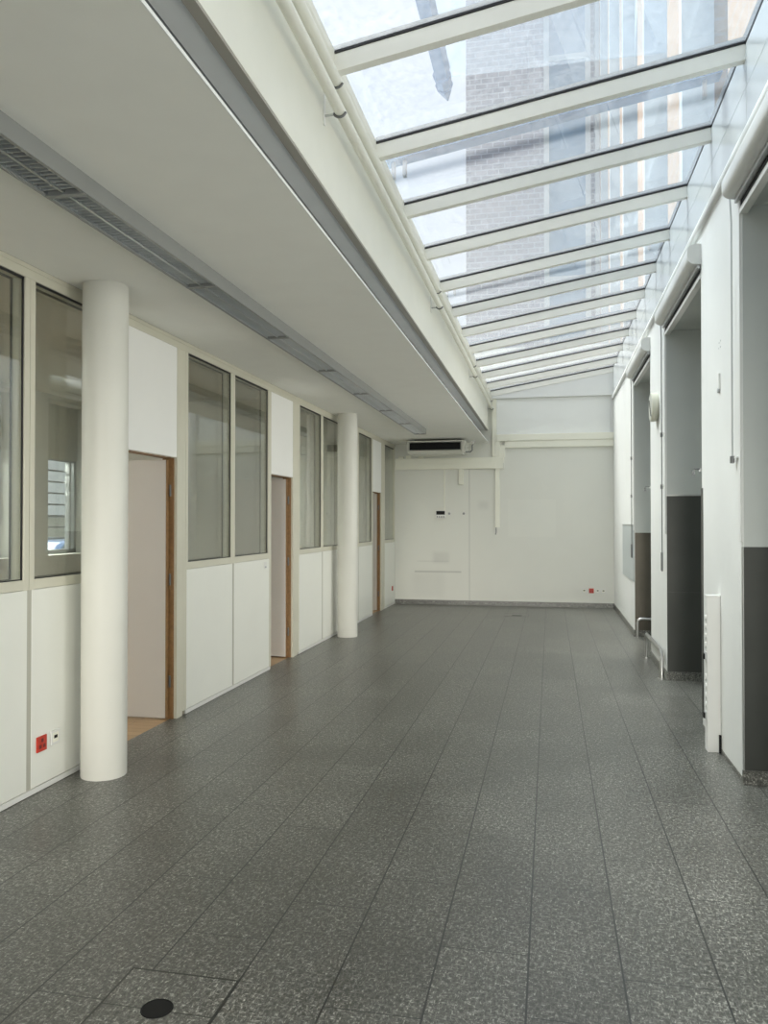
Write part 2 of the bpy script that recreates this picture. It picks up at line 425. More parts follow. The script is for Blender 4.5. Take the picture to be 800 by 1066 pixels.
# ------------------------------------------------------------------ front wall behind the camera (a glazed entrance)
fw = MB(); fw.box(-5.9, -2.7, Y0 - 0.2, Y0, 0, 4.75); fw.box(0.9, 1.75, Y0 - 0.2, Y0, 0, 4.75); fw.box(-2.7, 0.9, Y0 - 0.2, Y0, 2.75, 4.75)
struct(fw.build('wall_front', WALLW), 'white wall with the glazed entrance at the near end', 'wall')

# ------------------------------------------------------------------ right wall
rw = MB()
ys = [Y0] + [v for o in OPEN for v in o] + [YB]
for i in range(0, len(ys), 2):
    rw.box(XR, 1.70, ys[i], ys[i + 1], 0, ZO)
rw.box(XR, 1.70, Y0, YB, ZO, 3.80)
rw.box(XR + 0.015, 1.70, Y0, YB, 3.80, 4.40)
struct(rw.build('wall_right', WALLW), 'white right wall of wide piers with tall recesses between', 'wall')
struct(MB().box(1.70, 1.74, Y0, YB, 0, ZO).build('wall_right_recess', WALLW), 'back of the recesses in the right wall', 'wall')
for n_, (a, b) in enumerate(OPEN):  # unseen glazed doors, added as a source for the recess lamps
    d = struct(thing('door_%d' % (n_ + 4), (1.67, (a + b) / 2, 0), 'added steel framed glazed double door, unseen at the back of a recess', 'door'))
    m = MB()
    for y in (a, (a + b) / 2 - 0.05, (a + b) / 2 + 0.002, b - 0.048): m.box(1.66, 1.70, y, y + 0.048, 0, ZO)
    for y0_, y1_ in ((a, (a + b) / 2), ((a + b) / 2, b)):
        for z in (0.0, 1.0, 2.2, ZO - 0.06): m.box(1.66, 1.70, y0_, y1_, z, z + 0.06)
    m.build('door_frame', DARKST, d)
    MB().box(1.678, 1.684, a + 0.02, b - 0.02, 0.02, ZO - 0.02).build('pane', GLASS, d)
    MB().tube([(1.66, (a + b) / 2 + 0.03, 1.1), (1.62, (a + b) / 2 + 0.03, 1.1), (1.62, (a + b) / 2 + 0.14, 1.1)], 0.01).build('handle', STEEL, d, smooth=True)
# glossy white cladding boards between the ledge and the glass
cl = MB()
y = 13.88
while y > Y0:
    cl.box(XR - 0.005, XR + 0.014, max(y - 0.996, Y0), y - 0.004 + 0.0, 3.795, 4.06)
    cl.box(XR - 0.005, XR + 0.014, max(y - 0.996, Y0), y - 0.004 + 0.0, 4.064, 4.335)
    y -= 0.998
cl.box(XR - 0.005, XR + 0.014, 13.884, YB, 3.795, 4.335)
struct(cl.build('trim_5', GLOSSW), 'glossy white cladding boards under the high edge of the skylight', 'cladding')
lt = MB(); lt.prism([(XR, 3.735), (XR - 0.028, 3.738), (XR - 0.035, 3.75), (XR - 0.035, 3.785), (XR - 0.025, 3.797), (XR, 3.80)], 'Y', Y0, YB - 0.05)
struct(lt.build('trim_6', WALLW, smooth=True), 'slim white ledge running along the right wall above the shutters', 'ledge')
# skirting of the right wall: the far wall, the pier fronts that still have it, the recess sides
sk = MB(); sk.box(XR - 0.012, XR, 11.25, YB, 0, 0.085); sk.box(XR - 0.012, XR, 8.22, 9.48, 0, 0.085); sk.box(XR - 0.012, XR, 1.9, 3.2, 0, 0.085)
for a, b in OPEN:
    sk.box(XR - 0.012, 1.66, b - 0.014, b, 0, 0.085)
sk.box(XR - 0.003, XR, 5.06, 6.36, 0, 0.03)
struct(sk.build('baseboard_right', SKIRT), 'granite skirting of the right wall and its recesses', 'skirting')
rv = MB()  # grey boards added to darken the recesses; the near-side ones cut bounce
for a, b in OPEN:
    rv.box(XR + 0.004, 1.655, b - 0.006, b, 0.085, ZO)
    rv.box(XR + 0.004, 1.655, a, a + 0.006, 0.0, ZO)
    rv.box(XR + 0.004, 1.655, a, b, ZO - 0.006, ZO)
struct(rv.build('trim_12', DARKLIN), 'grey lining boards added to darken the sides and soffits of the recesses', 'lining')
# white corner beads of the piers
cb = MB()
for a, b in OPEN[1:]:
    cb.box(XR - 0.003, XR, b, b + 0.03, 1.42, ZO); 
struct(cb.build('trim_7', WALLW), 'white corner beads on the pier edges', 'corner bead')

# ------------------------------------------------------------------ partition wall on the left
XP = XL - 0.10
head = MB()
head.box(XP, XL, Y0, YB, 2.925, ZC); head.box(XL, XL + 0.006, Y0, YB, 2.975, 2.985)
pf = head
bays = []   # (k, y0, y1, type)
doors = {8, 11, 16}
DW = {8: 0.79, 11: 0.735, 16: 0.69}
for i in range(len(mull)):
    yc = mull[i]
    if i == len(mull) - 1: pf.box(XP, XL, yc - 0.075, YB, 0, 2.925); continue
    pf.box(XP, XL, yc - 0.046, yc - 0.002, 0.035, 2.925); pf.box(XP, XL, yc + 0.002, yc + 0.046, 0.035, 2.925)
    pf.box(XP + 0.01, XL - 0.008, yc - 0.003, yc + 0.003, 0.035, 2.925)
for i in range(len(mull) - 1):
    a, b = mull[i] + 0.046, mull[i + 1] - 0.046
    if i in doors:
        pf.box(XP, XL, a + DW[i], b, 0.0, 2.925)           # wide hinge-side post
        pf.box(XP - 0.0, XL - 0.012, a, a + 0.02, 0.0, 2.055)
    else:
        pf.box(XP, XL, a, b, 1.165, 1.222)
        pf.box(XP + 0.02, XL - 0.006, mull[i], mull[i + 1], 0, 0.036)
WL = struct(thing('wall_left', (XL, YB / 2, 0), 'cream framed office partition with glazed upper half and white lower panels', 'partition'))
pf.build('frame', FRAME, WL, bevel=0.002)
for i in range(len(mull) - 1):
    if i in doors: continue
    # two sides of white board, meeting on the mullion centre line
    MB().box(XL - 0.012, XL + 0.003, mull[i] + 0.02, mull[i + 1] - 0.02, 0.038, 1.163).build('lower_panel', PANEL, WL, bevel=0.002)
    MB().box(XP - 0.003, XP + 0.012, mull[i] + 0.02, mull[i + 1] - 0.02, 0.038, 1.163).build('rear_panel', PANEL, WL)
js = MB()
for i in range(len(mull)):
    if i - 1 not in doors and i not in doors: js.box(XL + 0.0002, XL + 0.0015, mull[i] - 0.0195, mull[i] + 0.0195, 0.038, 1.163)
js.build('joint_strip', JOINT, WL)
# light alloy kick strip
ks = MB()
for i in range(len(mull) - 1):
    if i not in doors: ks.box(XL - 0.005, XL + 0.006, mull[i], mull[i + 1], 0.004, 0.034)
ks.build('kick_strip', WHITEP, WL)

wnum = 0
for i in range(len(mull) - 1):
    a, b = mull[i] + 0.046, mull[i + 1] - 0.046
    if i in doors: continue
    wnum += 1
    w = struct(thing('window_%d' % wnum, (XL - 0.05, (a + b) / 2, 1.222), 'glazed upper bay of the office partition', 'partition window'))
    gk = MB()
    for xg in (XL - 0.016, XP + 0.010):
        gk.box(xg, xg + 0.006, a, a + 0.007, 1.222, 2.925); gk.box(xg, xg + 0.006, b - 0.012, b, 1.222, 2.925)
        gk.box(xg, xg + 0.006, a, b, 1.222, 1.228); gk.box(xg, xg + 0.006, a, b, 2.911, 2.925)
    gk.build('gasket', GASKET, w)
    MB().box(XL - 0.024, XL - 0.018, a - 0.004, b + 0.004, 1.218, 2.929).build('pane', GLASS, w)
    MB().box(XP + 0.018, XP + 0.024, a - 0.004, b + 0.004, 1.218, 2.929).build('pane', GLASS, w)
dnum = 0
for i in sorted(doors):
    dnum += 1
    a = mull[i] + 0.046; b = a + DW[i]
    d = struct(thing('door_%d' % dnum, (XL, (a + b) / 2, 0), 'open office door in the partition with a white board above', 'door'))
    MB().box(XL - 0.05, XL - 0.004, a, b, 2.055, 2.925).build('transom_panel', TRANSOM, d, bevel=0.002)
    fr = MB(); fr.box(XP - 0.02, XL - 0.025, b - 0.012, b, 0, 2.05); fr.box(XP - 0.02, XL - 0.03, a, a + 0.02, 0, 2.05)
    fr.box(XP - 0.02, XL - 0.052, a, b, 2.05, 2.075)
    fr.build('door_frame', WOOD, d)
    lf = MB().box(XP - 0.69, XL - 0.072, b - 0.052, b - 0.012, 0.012, 2.035).build('door_leaf', LEAF, d, bevel=0.002)
    MB().box(XL - 0.073, XL - 0.064, b - 0.050, b - 0.014, 0.012, 2.035).build('wood_edging', WOOD, lf)
    hb = MB()
    for z in (0.25, 1.05, 1.75): hb.cyl((XL - 0.050, b - 0.02, z), (XL - 0.050, b - 0.02, z + 0.09), 0.008, n=10)
    hb.build('hinge', ROD, d)
    hd = MB().tube([(XP - 0.66, b - 0.052, 1.03), (XP - 0.66, b - 0.10, 1.03), (XP - 0.55, b - 0.10, 1.03)], 0.009)
    hd.build('handle', STEEL, lf)

# ------------------------------------------------------------------ offices behind the partition
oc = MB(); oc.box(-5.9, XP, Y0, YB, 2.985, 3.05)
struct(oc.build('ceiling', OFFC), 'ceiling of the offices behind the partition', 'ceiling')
XW = -5.5
wins = [(-1.6, -0.2), (1.2, 2.6), (3.4, 4.9), (6.2, 7.45), (7.96, 8.84), (9.4, 10.6), (11.2, 12.4), (13.4, 14.4)]
ow = MB(); prev = Y0
for a, b in wins:
    ow.box(XW - 0.32, XW, prev, a, 0, 3.0); ow.box(XW - 0.32, XW, a, b, 0, 1.17); ow.box(XW - 0.32, XW, a, b, 2.93, 3.0); prev = b
ow.box(XW - 0.32, XW, prev, YB, 0, 3.0)
struct(ow.build('wall_office_outer', OFFW), 'outer wall of the offices with street windows', 'wall')
for yy in (8.90, 12.83):
    struct(MB().box(XW, XP - 0.01, yy - 0.05, yy + 0.05, 0, 2.985).build('wall_office_cross', OFFW), 'white cross wall between two offices', 'wall')
for a, b in wins:
    wnum += 1
    w = struct(thing('window_%d' % wnum, (XW - 0.25, (a + b) / 2, 1.17), 'street window of an office with a barred lower half', 'window'))
    f = MB()
    for y in (a, b - 0.05): f.box(XW - 0.28, XW - 0.22, y, y + 0.05, 1.17, 2.93)
    f.box(XW - 0.28, XW - 0.22, a + 0.84 * (b - a), a + 0.84 * (b - a) + 0.04, 1.17, 2.93)
    f.box(XW - 0.28, XW - 0.22, a, b, 1.17, 1.22); f.box(XW - 0.28, XW - 0.22, a, b, 2.88, 2.93); f.box(XW - 0.28, XW - 0.22, a, b, 2.27, 2.31)
    f.build('window_frame', BLUEST if False else RAILG, w)
    g = MB()
    z = 1.34
    while z < 2.26: g.box(XW - 0.31, XW - 0.29, a, b, z, z + 0.018); z += 0.135
    g.build('window_bars', ROD, w)
    MB().box(XW - 0.252, XW - 0.246, a + 0.02, b - 0.02, 1.2, 2.9).build('pane', GLASS, w)
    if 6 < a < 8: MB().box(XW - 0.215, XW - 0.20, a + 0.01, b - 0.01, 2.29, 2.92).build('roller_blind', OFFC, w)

# ------------------------------------------------------------------ lowered ceiling and roof
so = MB(); so.box(XL, XE - 0.005, Y0, YB - 0.002, ZC, ZC + 0.02)
struct(so.build('ceiling', CEIL), 'smooth pale grey lowered ceiling over the left half of the corridor', 'ceiling')
struct(MB().box(XE - 0.005, XE, Y0, YB - 0.12, ZC - 0.001, ZC + 0.013).build('trim_8', WALLW), 'bright white edge strip of the lowered ceiling', 'edge strip')
rf = MB(); rf.box(-6.0, -1.28, Y0 - 0.2, YB + 0.3, 3.30, 3.7); rf.box(-1.32, -1.285, Y0, YB, 3.02, 3.30); rf.box(XL, -1.3, YB - 0.12, YB - 0.002, 3.03, 3.3)  # thin upright dark plate stands in for shade in the ceiling gap
struct(rf.build('ceiling_roof_slab', DARKGAP), 'dark roof slab above the lowered ceiling, with a plate painted as gap shade', 'roof')
gp = MB(); gp.box(-1.285, -1.165, Y0, YB, 3.255, 3.275)
struct(gp.build('trim_9', GREYM), 'grey metal strip under the roof beam', 'metal strip')
struct(MB().box(-1.165, -1.121, Y0, YB, 3.236, 3.249).build('trim_13', BRNSTRIP), 'brown-grey strip under the roof beam', 'strip')  # darker strip added over the beam's cream underside
# deep cream roof beam
bmn = MB(); bmn.prism([(-1.165, 3.25), (-1.12, 3.25), (-1.12, 3.80), (-1.095, 3.86), (-1.075, 3.92), (-1.075, 3.965), (-1.28, 3.965), (-1.28, 3.28), (-1.165, 3.28)], 'Y', Y0, YB)
struct(bmn.build('trim_10', CREAM), 'deep cream roof beam carrying the low edge of the skylight', 'beam')

# ------------------------------------------------------------------ skylight
def zg(x): return 3.955 + (x + 1.10) * (4.335 - 3.955) / (XR + 0.01 + 1.10)
SK = thing('skylight', (0, YB / 2, 3.955), 'sloping glass skylight with cream rafters over the right half of the corridor', 'skylight')
xa, xb = -1.10, XR + 0.005
def slope_box(mb, x0, x1, y0, y1, d0, d1):
    mb.quadbox([(x0, y0, zg(x0) + d0), (x1, y0, zg(x1) + d0), (x1, y1, zg(x1) + d0), (x0, y1, zg(x0) + d0),
                (x0, y0, zg(x0) + d1), (x1, y0, zg(x1) + d1), (x1, y1, zg(x1) + d1), (x0, y1, zg(x0) + d1)])
RY = [3.92 + 0.998 * k for k in range(-6, 11)] + [14.765]
for k, y in enumerate(RY):
    m = MB(); slope_box(m, xa, xb, y, y + 0.055, -0.105, -0.012); r_ = m.build('rafter', RAFTER, SK, bevel=0.003)
    m = MB(); slope_box(m, xa, xb, y - 0.006, y + 0.061, -0.012, 0.0); m.build('gasket', GASKET, r_)
    m = MB(); slope_box(m, xa, xb, y + 0.008, y + 0.047, 0.012, 0.035); m.build('cover_strip', LUMI, r_)
    if k < len(RY) - 1:
        m = MB(); slope_box(m, xa - 0.01, xb, y + 0.028, RY[k + 1] + 0.026, 0.0, 0.012); m.build('glass_pane', SKYG, SK)
m = MB(); m.box(xb - 0.012, xb + 0.004, RY[0], YB - 0.06, zg(xb) - 0.02, zg(xb)); m.build('edge_gasket', GASKET, SK)
# closing flashing at both ends, and the upper edge
struct(MB().box(XR + 0.005, 1.75, Y0, YB, 4.345, 4.42).build('trim_11', DARKGAP), 'dark metal flashing along the high edge of the skylight', 'flashing')

# steel bars lying across the glass outside
wheres = ['nearest of the blue-grey bars crossing the skylight glass outside', 'second of the blue-grey bars crossing the skylight glass outside', 'farthest of the blue-grey bars crossing the skylight glass outside']
for (y, lab) in zip((5.52, 8.52, 11.5), wheres):
    t = thing('roof_bar', (0, y, zg(0) + 0.05), lab, 'steel bar', 'steel bars on the skylight')
    m = MB(); slope_box(m, -1.18, 1.10, y - 0.06, y + 0.06, 0.13, 0.17); m.build('bar', BLUEST, t)
    for x in (-1.08, -1.0, 1.0):
        MB().box(x - 0.012, x + 0.012, y - 0.02, y + 0.02, zg(x) + 0.016, zg(x) + 0.14).build('foot', STEEL, t)

# ------------------------------------------------------------------ pipes and hooks along the beam
P1, P2 = (-1.035, 3.625), (-1.052, 3.775)
def pipe_thing(name, p, r, label):
    o = MB().cyl((p[0], Y0 + 0.05, p[1]), (p[0], YB - 0.06, p[1]), r, n=20).build(name, CREAM, smooth=True)
    return tag(o, label, 'pipe', 'cream pipes along the roof beam')
pipe_thing('cream_pipe', P1, 0.028, 'lower of two cream pipes running along the roof beam')
pipe_thing('cream_pipe', P2, 0.028, 'upper of two cream pipes running along the roof beam')
def make_hook(y, label):
    t = thing('pipe_bracket', (-1.115, y, 3.6), label, 'bracket', 'pipe brackets on the roof beam')
    MB().box(-1.122, -1.112, y - 0.012, y + 0.012, 3.56, 3.80).build('wall_plate', WHITEP, t, bevel=0.002)
    for p, z0 in ((P1, 3.60), (P2, 3.75)):
        m = MB(); rr = 0.034
        arc = [(p[0] + rr * math.cos(a), y, p[1] + rr * math.sin(a)) for a in [R(200 + 14 * k) for k in range(11)]]
        m.tube(arc, 0.006, 8)
        m.build('cradle', ROD, t, smooth=True)
        MB().tube([(-1.113, y, p[1] - 0.02), (p[0] - 0.033, y, p[1] - 0.018)], 0.006, 8).build('arm', STEEL, t, smooth=True)
    return t
h0 = make_hook(3.87, 'nearest pipe bracket on the cream roof beam')
for y, lab in ((7.58, 'second pipe bracket from the viewer on the cream roof beam'), (11.3, 'third pipe bracket from the viewer on the cream roof beam'), (14.6, 'farthest pipe bracket on the roof beam, by the end wall')):
    copy_tree(h0, (-1.115, y, 3.6), lab)

# ------------------------------------------------------------------ columns
for y, lab in ((4.455, 'nearer round cream column, beside the red and white wall sockets'), (10.46, 'farther round cream column, between the second and third doors')):
    t = thing('round_column', (-2.685, y, 0), lab, 'column', 'round columns along the partition')
    MB().lathe([(0.134, 0.0), (0.136, 0.006), (0.136, ZC - 0.002), (0.134, ZC)], (-2.685, y, 0), n=64).build('shaft', COLUMN, t, smooth=True)

# ------------------------------------------------------------------ continuous strip of louvred ceiling lights
LX0, LX1, LZ = -2.093, -1.90, 2.925
UL = 1.34
def make_light(y0, label):
    t = thing('ceiling_light', ((LX0 + LX1) / 2, y0 + UL / 2, LZ), label, 'ceiling light', 'row of louvred ceiling lights')
    a, b = y0 + 0.0002, y0 + UL - 0.0002
    h = MB(); h.box(LX0, LX1, a, b, LZ + 0.06, ZC)
    h.box(LX0, LX0 + 0.014, a, b, LZ, LZ + 0.06); h.box(LX1 - 0.014, LX1, a, b, LZ, LZ + 0.06)
    h.box(LX0 + 0.014, LX1 - 0.014, a, a + 0.012, LZ + 0.0005, LZ + 0.0598); h.box(LX0 + 0.014, LX1 - 0.014, b - 0.012, b, LZ + 0.0005, LZ + 0.0598)
    h.build('housing', LUMI, t)
    xc = (LX0 + LX1) / 2
    lv = MB()
    lv.box(xc - 0.006, xc + 0.006, a + 0.012, b - 0.012, LZ + 0.004, LZ + 0.045)
    for xx in (LX0 + 0.0145, LX1 - 0.0205): lv.box(xx, xx + 0.006, a + 0.012, b - 0.012, LZ + 0.003, LZ + 0.05)
    n = 40
    for k in range(1, n):
        yy = a + 0.012 + (b - a - 0.024) * k / n
        for x0, x1 in ((LX0 + 0.02, xc - 0.006), (xc + 0.006, LX1 - 0.02)):
            lv.prism([(yy - 0.008, LZ + 0.036), (yy + 0.008, LZ + 0.036), (yy + 0.003, LZ + 0.008), (yy - 0.003, LZ + 0.008)], 'X', x0, x1)
    lv.box(LX0 + 0.0145, LX1 - 0.0145, a + 0.0125, b - 0.0125, LZ + 0.0585, LZ + 0.0598)
    lv.build('louvre', LOUV, t)
    tb = MB()
    for xx in ((LX0 + 0.02 + xc) / 2, (LX1 - 0.02 + xc) / 2):
        tb.cyl((xx, a + 0.02, LZ + 0.047), (xx, b - 0.02, LZ + 0.047), 0.008, n=10)
    tb.build('lamp_tube', TUBE, t, smooth=True)
    j = MB(); j.box(LX0 + 0.005, LX1 - 0.005, b - 0.014, b + 0.012, LZ - 0.004, LZ + 0.002)
    j.build('joint_clip', LUMI, t)
    return t
ordw = ['first', 'second', 'third', 'fourth', 'fifth', 'sixth', 'seventh']
l0 = make_light(3.0, 'first full louvred ceiling light of the row after the one cut by the left edge')
cz = ((LX0 + LX1) / 2, LZ)
copy_tree(l0, (cz[0], 1.66 + UL / 2, cz[1]), 'louvred ceiling light cut off by the left edge of the photo')
names = ['second full louvred ceiling light, passing the nearer column', 'third full louvred ceiling light, opposite the first pair of windows past the column',
         'fourth full louvred ceiling light of the row', 'fifth full louvred ceiling light of the row', 'sixth full louvred ceiling light of the row',
         'last louvred ceiling light of the row, before the air conditioner']
for k, lab in enumerate(names):
    copy_tree(l0, (cz[0], 3.0 + UL * (k + 1) + UL / 2, cz[1]), lab)

# ------------------------------------------------------------------ air conditioner under the ceiling at the end wall
t = thing('air_conditioner', (-1.96, 14.2, 2.72), 'cream ceiling air conditioner with a black grille above the end wall trunking', 'air conditioner')
ax0, ax1, ay0, ay1, az0, az1 = -2.46, -1.50, 13.85, 14.40, 2.742, 2.972
m = MB(); m.prism([(ay0 + 0.02, az0 + 0.055), (ay0 + 0.10, az0), (ay1, az0), (ay1, az1), (ay0, az1), (ay0, az1 - 0.02), (ay0 + 0.05, az1 - 0.03), (ay0 + 0.05, az0 + 0.07)], 'X', ax0, ax1)
m.build('casing', ACW, t, bevel=0.004)
m = MB(); m.box(ax0 + 0.03, ax1 - 0.03, ay0 + 0.03, ay0 + 0.055, az0 + 0.072, az1 - 0.035); m.build('grille_back', BLACKP, t)
m = MB()
for k in range(6): m.box(ax0 + 0.03, ax1 - 0.03, ay0 + 0.012, ay0 + 0.03, az0 + 0.085 + k * 0.021, az0 + 0.089 + k * 0.021)
for x in (ax0 + 0.06, ax0 + 0.1, ax1 - 0.1, ax1 - 0.06): m.box(x, x + 0.006, ay0 + 0.012, ay0 + 0.03, az0 + 0.075, az1 - 0.035)
m.build('grille', BLACKP, t)
MB().box(ax0 - 0.012, ax0, ay0, ay1, az0 + 0.02, az1).build('end_cap', ACW, t, bevel=0.003)
MB().box(ax1, ax1 + 0.05, ay0 + 0.02, ay1, az0 + 0.02, az1).build('end_cap', ACW, t, bevel=0.003)
m = MB(); m.tube([(ax1 + 0.05, ay0 + 0.1, az0 + 0.03), (ax1 + 0.14, ay0 + 0.1, az0 + 0.03), (ax1 + 0.17, ay0 + 0.1, az0 + 0.06), (ax1 + 0.17, ay0 + 0.1, az0 + 0.14), (ax1 + 0.19, ay0 + 0.1, az0 + 0.17)], 0.011)
m.build('drain_pipe', ROD, t, smooth=True)
m = MB(); m.cyl((ax1 + 0.19, ay0 + 0.07, az0 + 0.19), (ax1 + 0.19, ay0 + 0.13, az0 + 0.19), 0.032, n=16); m.cyl((ax1 + 0.19, ay0 + 0.10, az0 + 0.19), (ax1 + 0.19, ay0 + 0.10, az0 + 0.235), 0.01); m.build('valve', STEEL, t, smooth=True)
m = MB(); m.box(ax1 + 0.05, ax1 + 0.19, ay0 + 0.15, ay0 + 0.2, az0 + 0.1, az0 + 0.13); m.build('pipe_connector', ACW, t)
for x in (ax0 + 0.1, ax1 - 0.1): MB().box(x - 0.015, x + 0.015, ay0 + 0.2, ay0 + 0.23, az1, ZC - 0.001).build('hanger', STEEL, t)

# ------------------------------------------------------------------ cable trunking on the end wall
t = thing('cable_trunking', (-1.85, YB, 2.53), 'wide cream cable trunking across the end wall below the air conditioner', 'cable trunking', 'cream trunking on the end wall')
m = MB(); m.box(-2.87, -0.83, YB - 0.055, YB, 2.525, 2.735); m.build('body', TRUNK, t, bevel=0.004)
m = MB(); m.box(-2.87, -0.98, YB - 0.062, YB - 0.05, 2.535, 2.635); m.build('cover', TRUNK, t, bevel=0.002)
m = MB(); m.box(-0.845, -0.825, YB - 0.058, YB, 2.53, 2.63); m.build('end_cap', CREAM, t)
for k, x in enumerate((-2.80, -2.66, -2.42)):
    tag(MB().box(x, x + 0.095, YB - 0.06, YB - 0.005, 2.736, 2.775 + 0.02 * (k == 1)).build('junction_box', TRUNK, bevel=0.006),
        ['leftmost small cream junction box on the wide trunking', 'middle and taller small cream junction box on the wide trunking', 'rightmost small cream junction box on the wide trunking, partly behind the air conditioner'][k], 'junction box', 'junction boxes on the trunking')
t = thing('cable_trunking', (0.15, YB, 2.90), 'cream two-step trunking across the upper right of the end wall', 'cable trunking', 'cream trunking on the end wall')
m = MB(); m.box(-0.81, XR, YB - 0.05, YB, 2.905, 3.03); m.build('body', TRUNK, t, bevel=0.004)
m = MB(); m.box(-0.965, XR, YB - 0.065, YB, 3.03, 3.15); m.build('cover', TRUNK, t, bevel=0.006)
tag(MB().box(-0.985, -0.905, YB - 0.05, YB, 2.735, 3.03).box(-0.905, -0.81, YB - 0.045, YB, 2.735, 2.96).build('duct_elbow', TRUNK, bevel=0.004), 'cream duct elbow joining the two trunkings on the end wall', 'duct')
t = thing('cable_duct', (-0.95, YB, 1.43), 'long thin cream cable duct hanging down the middle of the end wall', 'cable duct')
MB().box(-0.99, -0.91, YB - 0.035, YB, 1.44, 2.525).build('body', TRUNK, t, bevel=0.003)
MB().tube([(-0.975, YB - 0.012, 1.44), (-0.975, YB - 0.014, 1.35), (-0.985, YB - 0.014, 1.31)], 0.009).build('cable_end', ROD, t)
tag(MB().box(-1.665, -1.575, YB - 0.04, YB, 2.24, 2.525).build('duct_stub', TRUNK, bevel=0.005), 'short cream duct stub below the trunking beside the wall joint', 'cable duct')
t = thing('thermostat', (-1.99, YB, 1.6), 'small dark wall controller at the foot of a thin white conduit on the end wall', 'controller')
MB().box(-2.095, -1.915, YB - 0.025, YB, 1.61, 1.755).build('body', WHITEP, t, bevel=0.003)
MB().box(-2.085, -1.925, YB - 0.029, YB - 0.024, 1.68, 1.748).build('display', BLACKP, t)
m = MB()
for k in range(4): m.box(-2.08 + k * 0.04, -2.055 + k * 0.04, YB - 0.029, YB - 0.024, 1.625, 1.655)
m.build('button', ROD, t)
MB().box(-1.942, -1.926, YB - 0.014, YB, 1.755, 2.525).build('conduit', TRUNK, t)
for x, lab in ((-1.845, 'small round wall plug beside the dark controller'), (-1.575, 'small round wall plug left of the vertical wall joint')):
    tag(MB().cyl((x, YB - 0.006, 1.70), (x, YB, 1.70), 0.022, n=16).build('wall_plug', ROD, smooth=True), lab, 'wall plug', 'round plugs in the end wall')

# ------------------------------------------------------------------ sockets
def socket(pos, face, size, kind, label, group):
    """face: 'E' plate on a wall facing +X, 'S' plate on a wall facing -Y"""
    t = thing('wall_socket' if kind != 'data' else 'data_socket', pos, label, 'socket', group)
    x, y, z = pos; h = size / 2
    def B(m, u0, u1, w0, w1, d0, d1):
        if face == 'E': m.box(x + d0, x + d1, y + u0, y + u1, z + w0, z + w1)
        else: m.box(x + u0, x + u1, y - d1, y - d0, z + w0, z + w1)
        return m
    B(MB(), -h, h, -h, h, 0, 0.010).build('cover_plate', REDP if kind == 'red' else WHITEP, t, bevel=0.002)
    m = MB()
    if kind == 'red':
        for (u, w) in ((-0.018, -0.014), (0.018, -0.014), (0.0, 0.02)):
            B(m, u - 0.010, u + 0.010, w - 0.010, w + 0.010, 0.009, 0.0115)
        m.build('pin_hole', REDD, t)
    else:
        B(m, -0.016, 0.016, -0.006, 0.012, 0.009, 0.0115); m.build('port', BLACKP, t)
        B(MB(), -h * 0.65, h * 0.65, -h * 0.65, h * 0.65, 0.0095, 0.0108).build('insert', TRUNK, t)
    return t
socket((XL + 0.003, 4.108, 0.272), 'E', 0.088, 'red', 'red power socket low on the partition left of the nearer column', 'sockets left of the nearer column')
socket((XL + 0.003, 4.235, 0.278), 'E', 0.084, 'data', 'white data socket low on the partition between the red socket and the column', 'sockets left of the nearer column')
socket((XL + 0.003, 14.55, 0.31), 'E', 0.085, 'red', 'small red socket low on the last partition panel by the end wall', 'socket on the last panel')
for x, kind, lab in ((0.60, 'data', 'leftmost white data socket low on the end wall'), (0.725, 'red', 'red power socket low on the end wall, in the row of sockets'), (0.835, 'data', 'white data socket just right of the red one on the end wall'), (0.935, 'data', 'rightmost white data socket low on the end wall')):
    socket((x, YB, 0.305), 'S', 0.085, kind, lab, 'row of sockets on the end wall')
t = thing('light_switch', (XL + 0.003, 7.79, 1.10), 'small white switch at the top of the partition panel left of the second door', 'switch')
MB().box(XL + 0.003, XL + 0.010, 7.755, 7.825, 1.065, 1.135).build('cover_plate', WHITEP, t, bevel=0.002)
MB().box(XL + 0.009, XL + 0.014, 7.77, 7.81, 1.075, 1.09).build('rocker', RAILG, t)

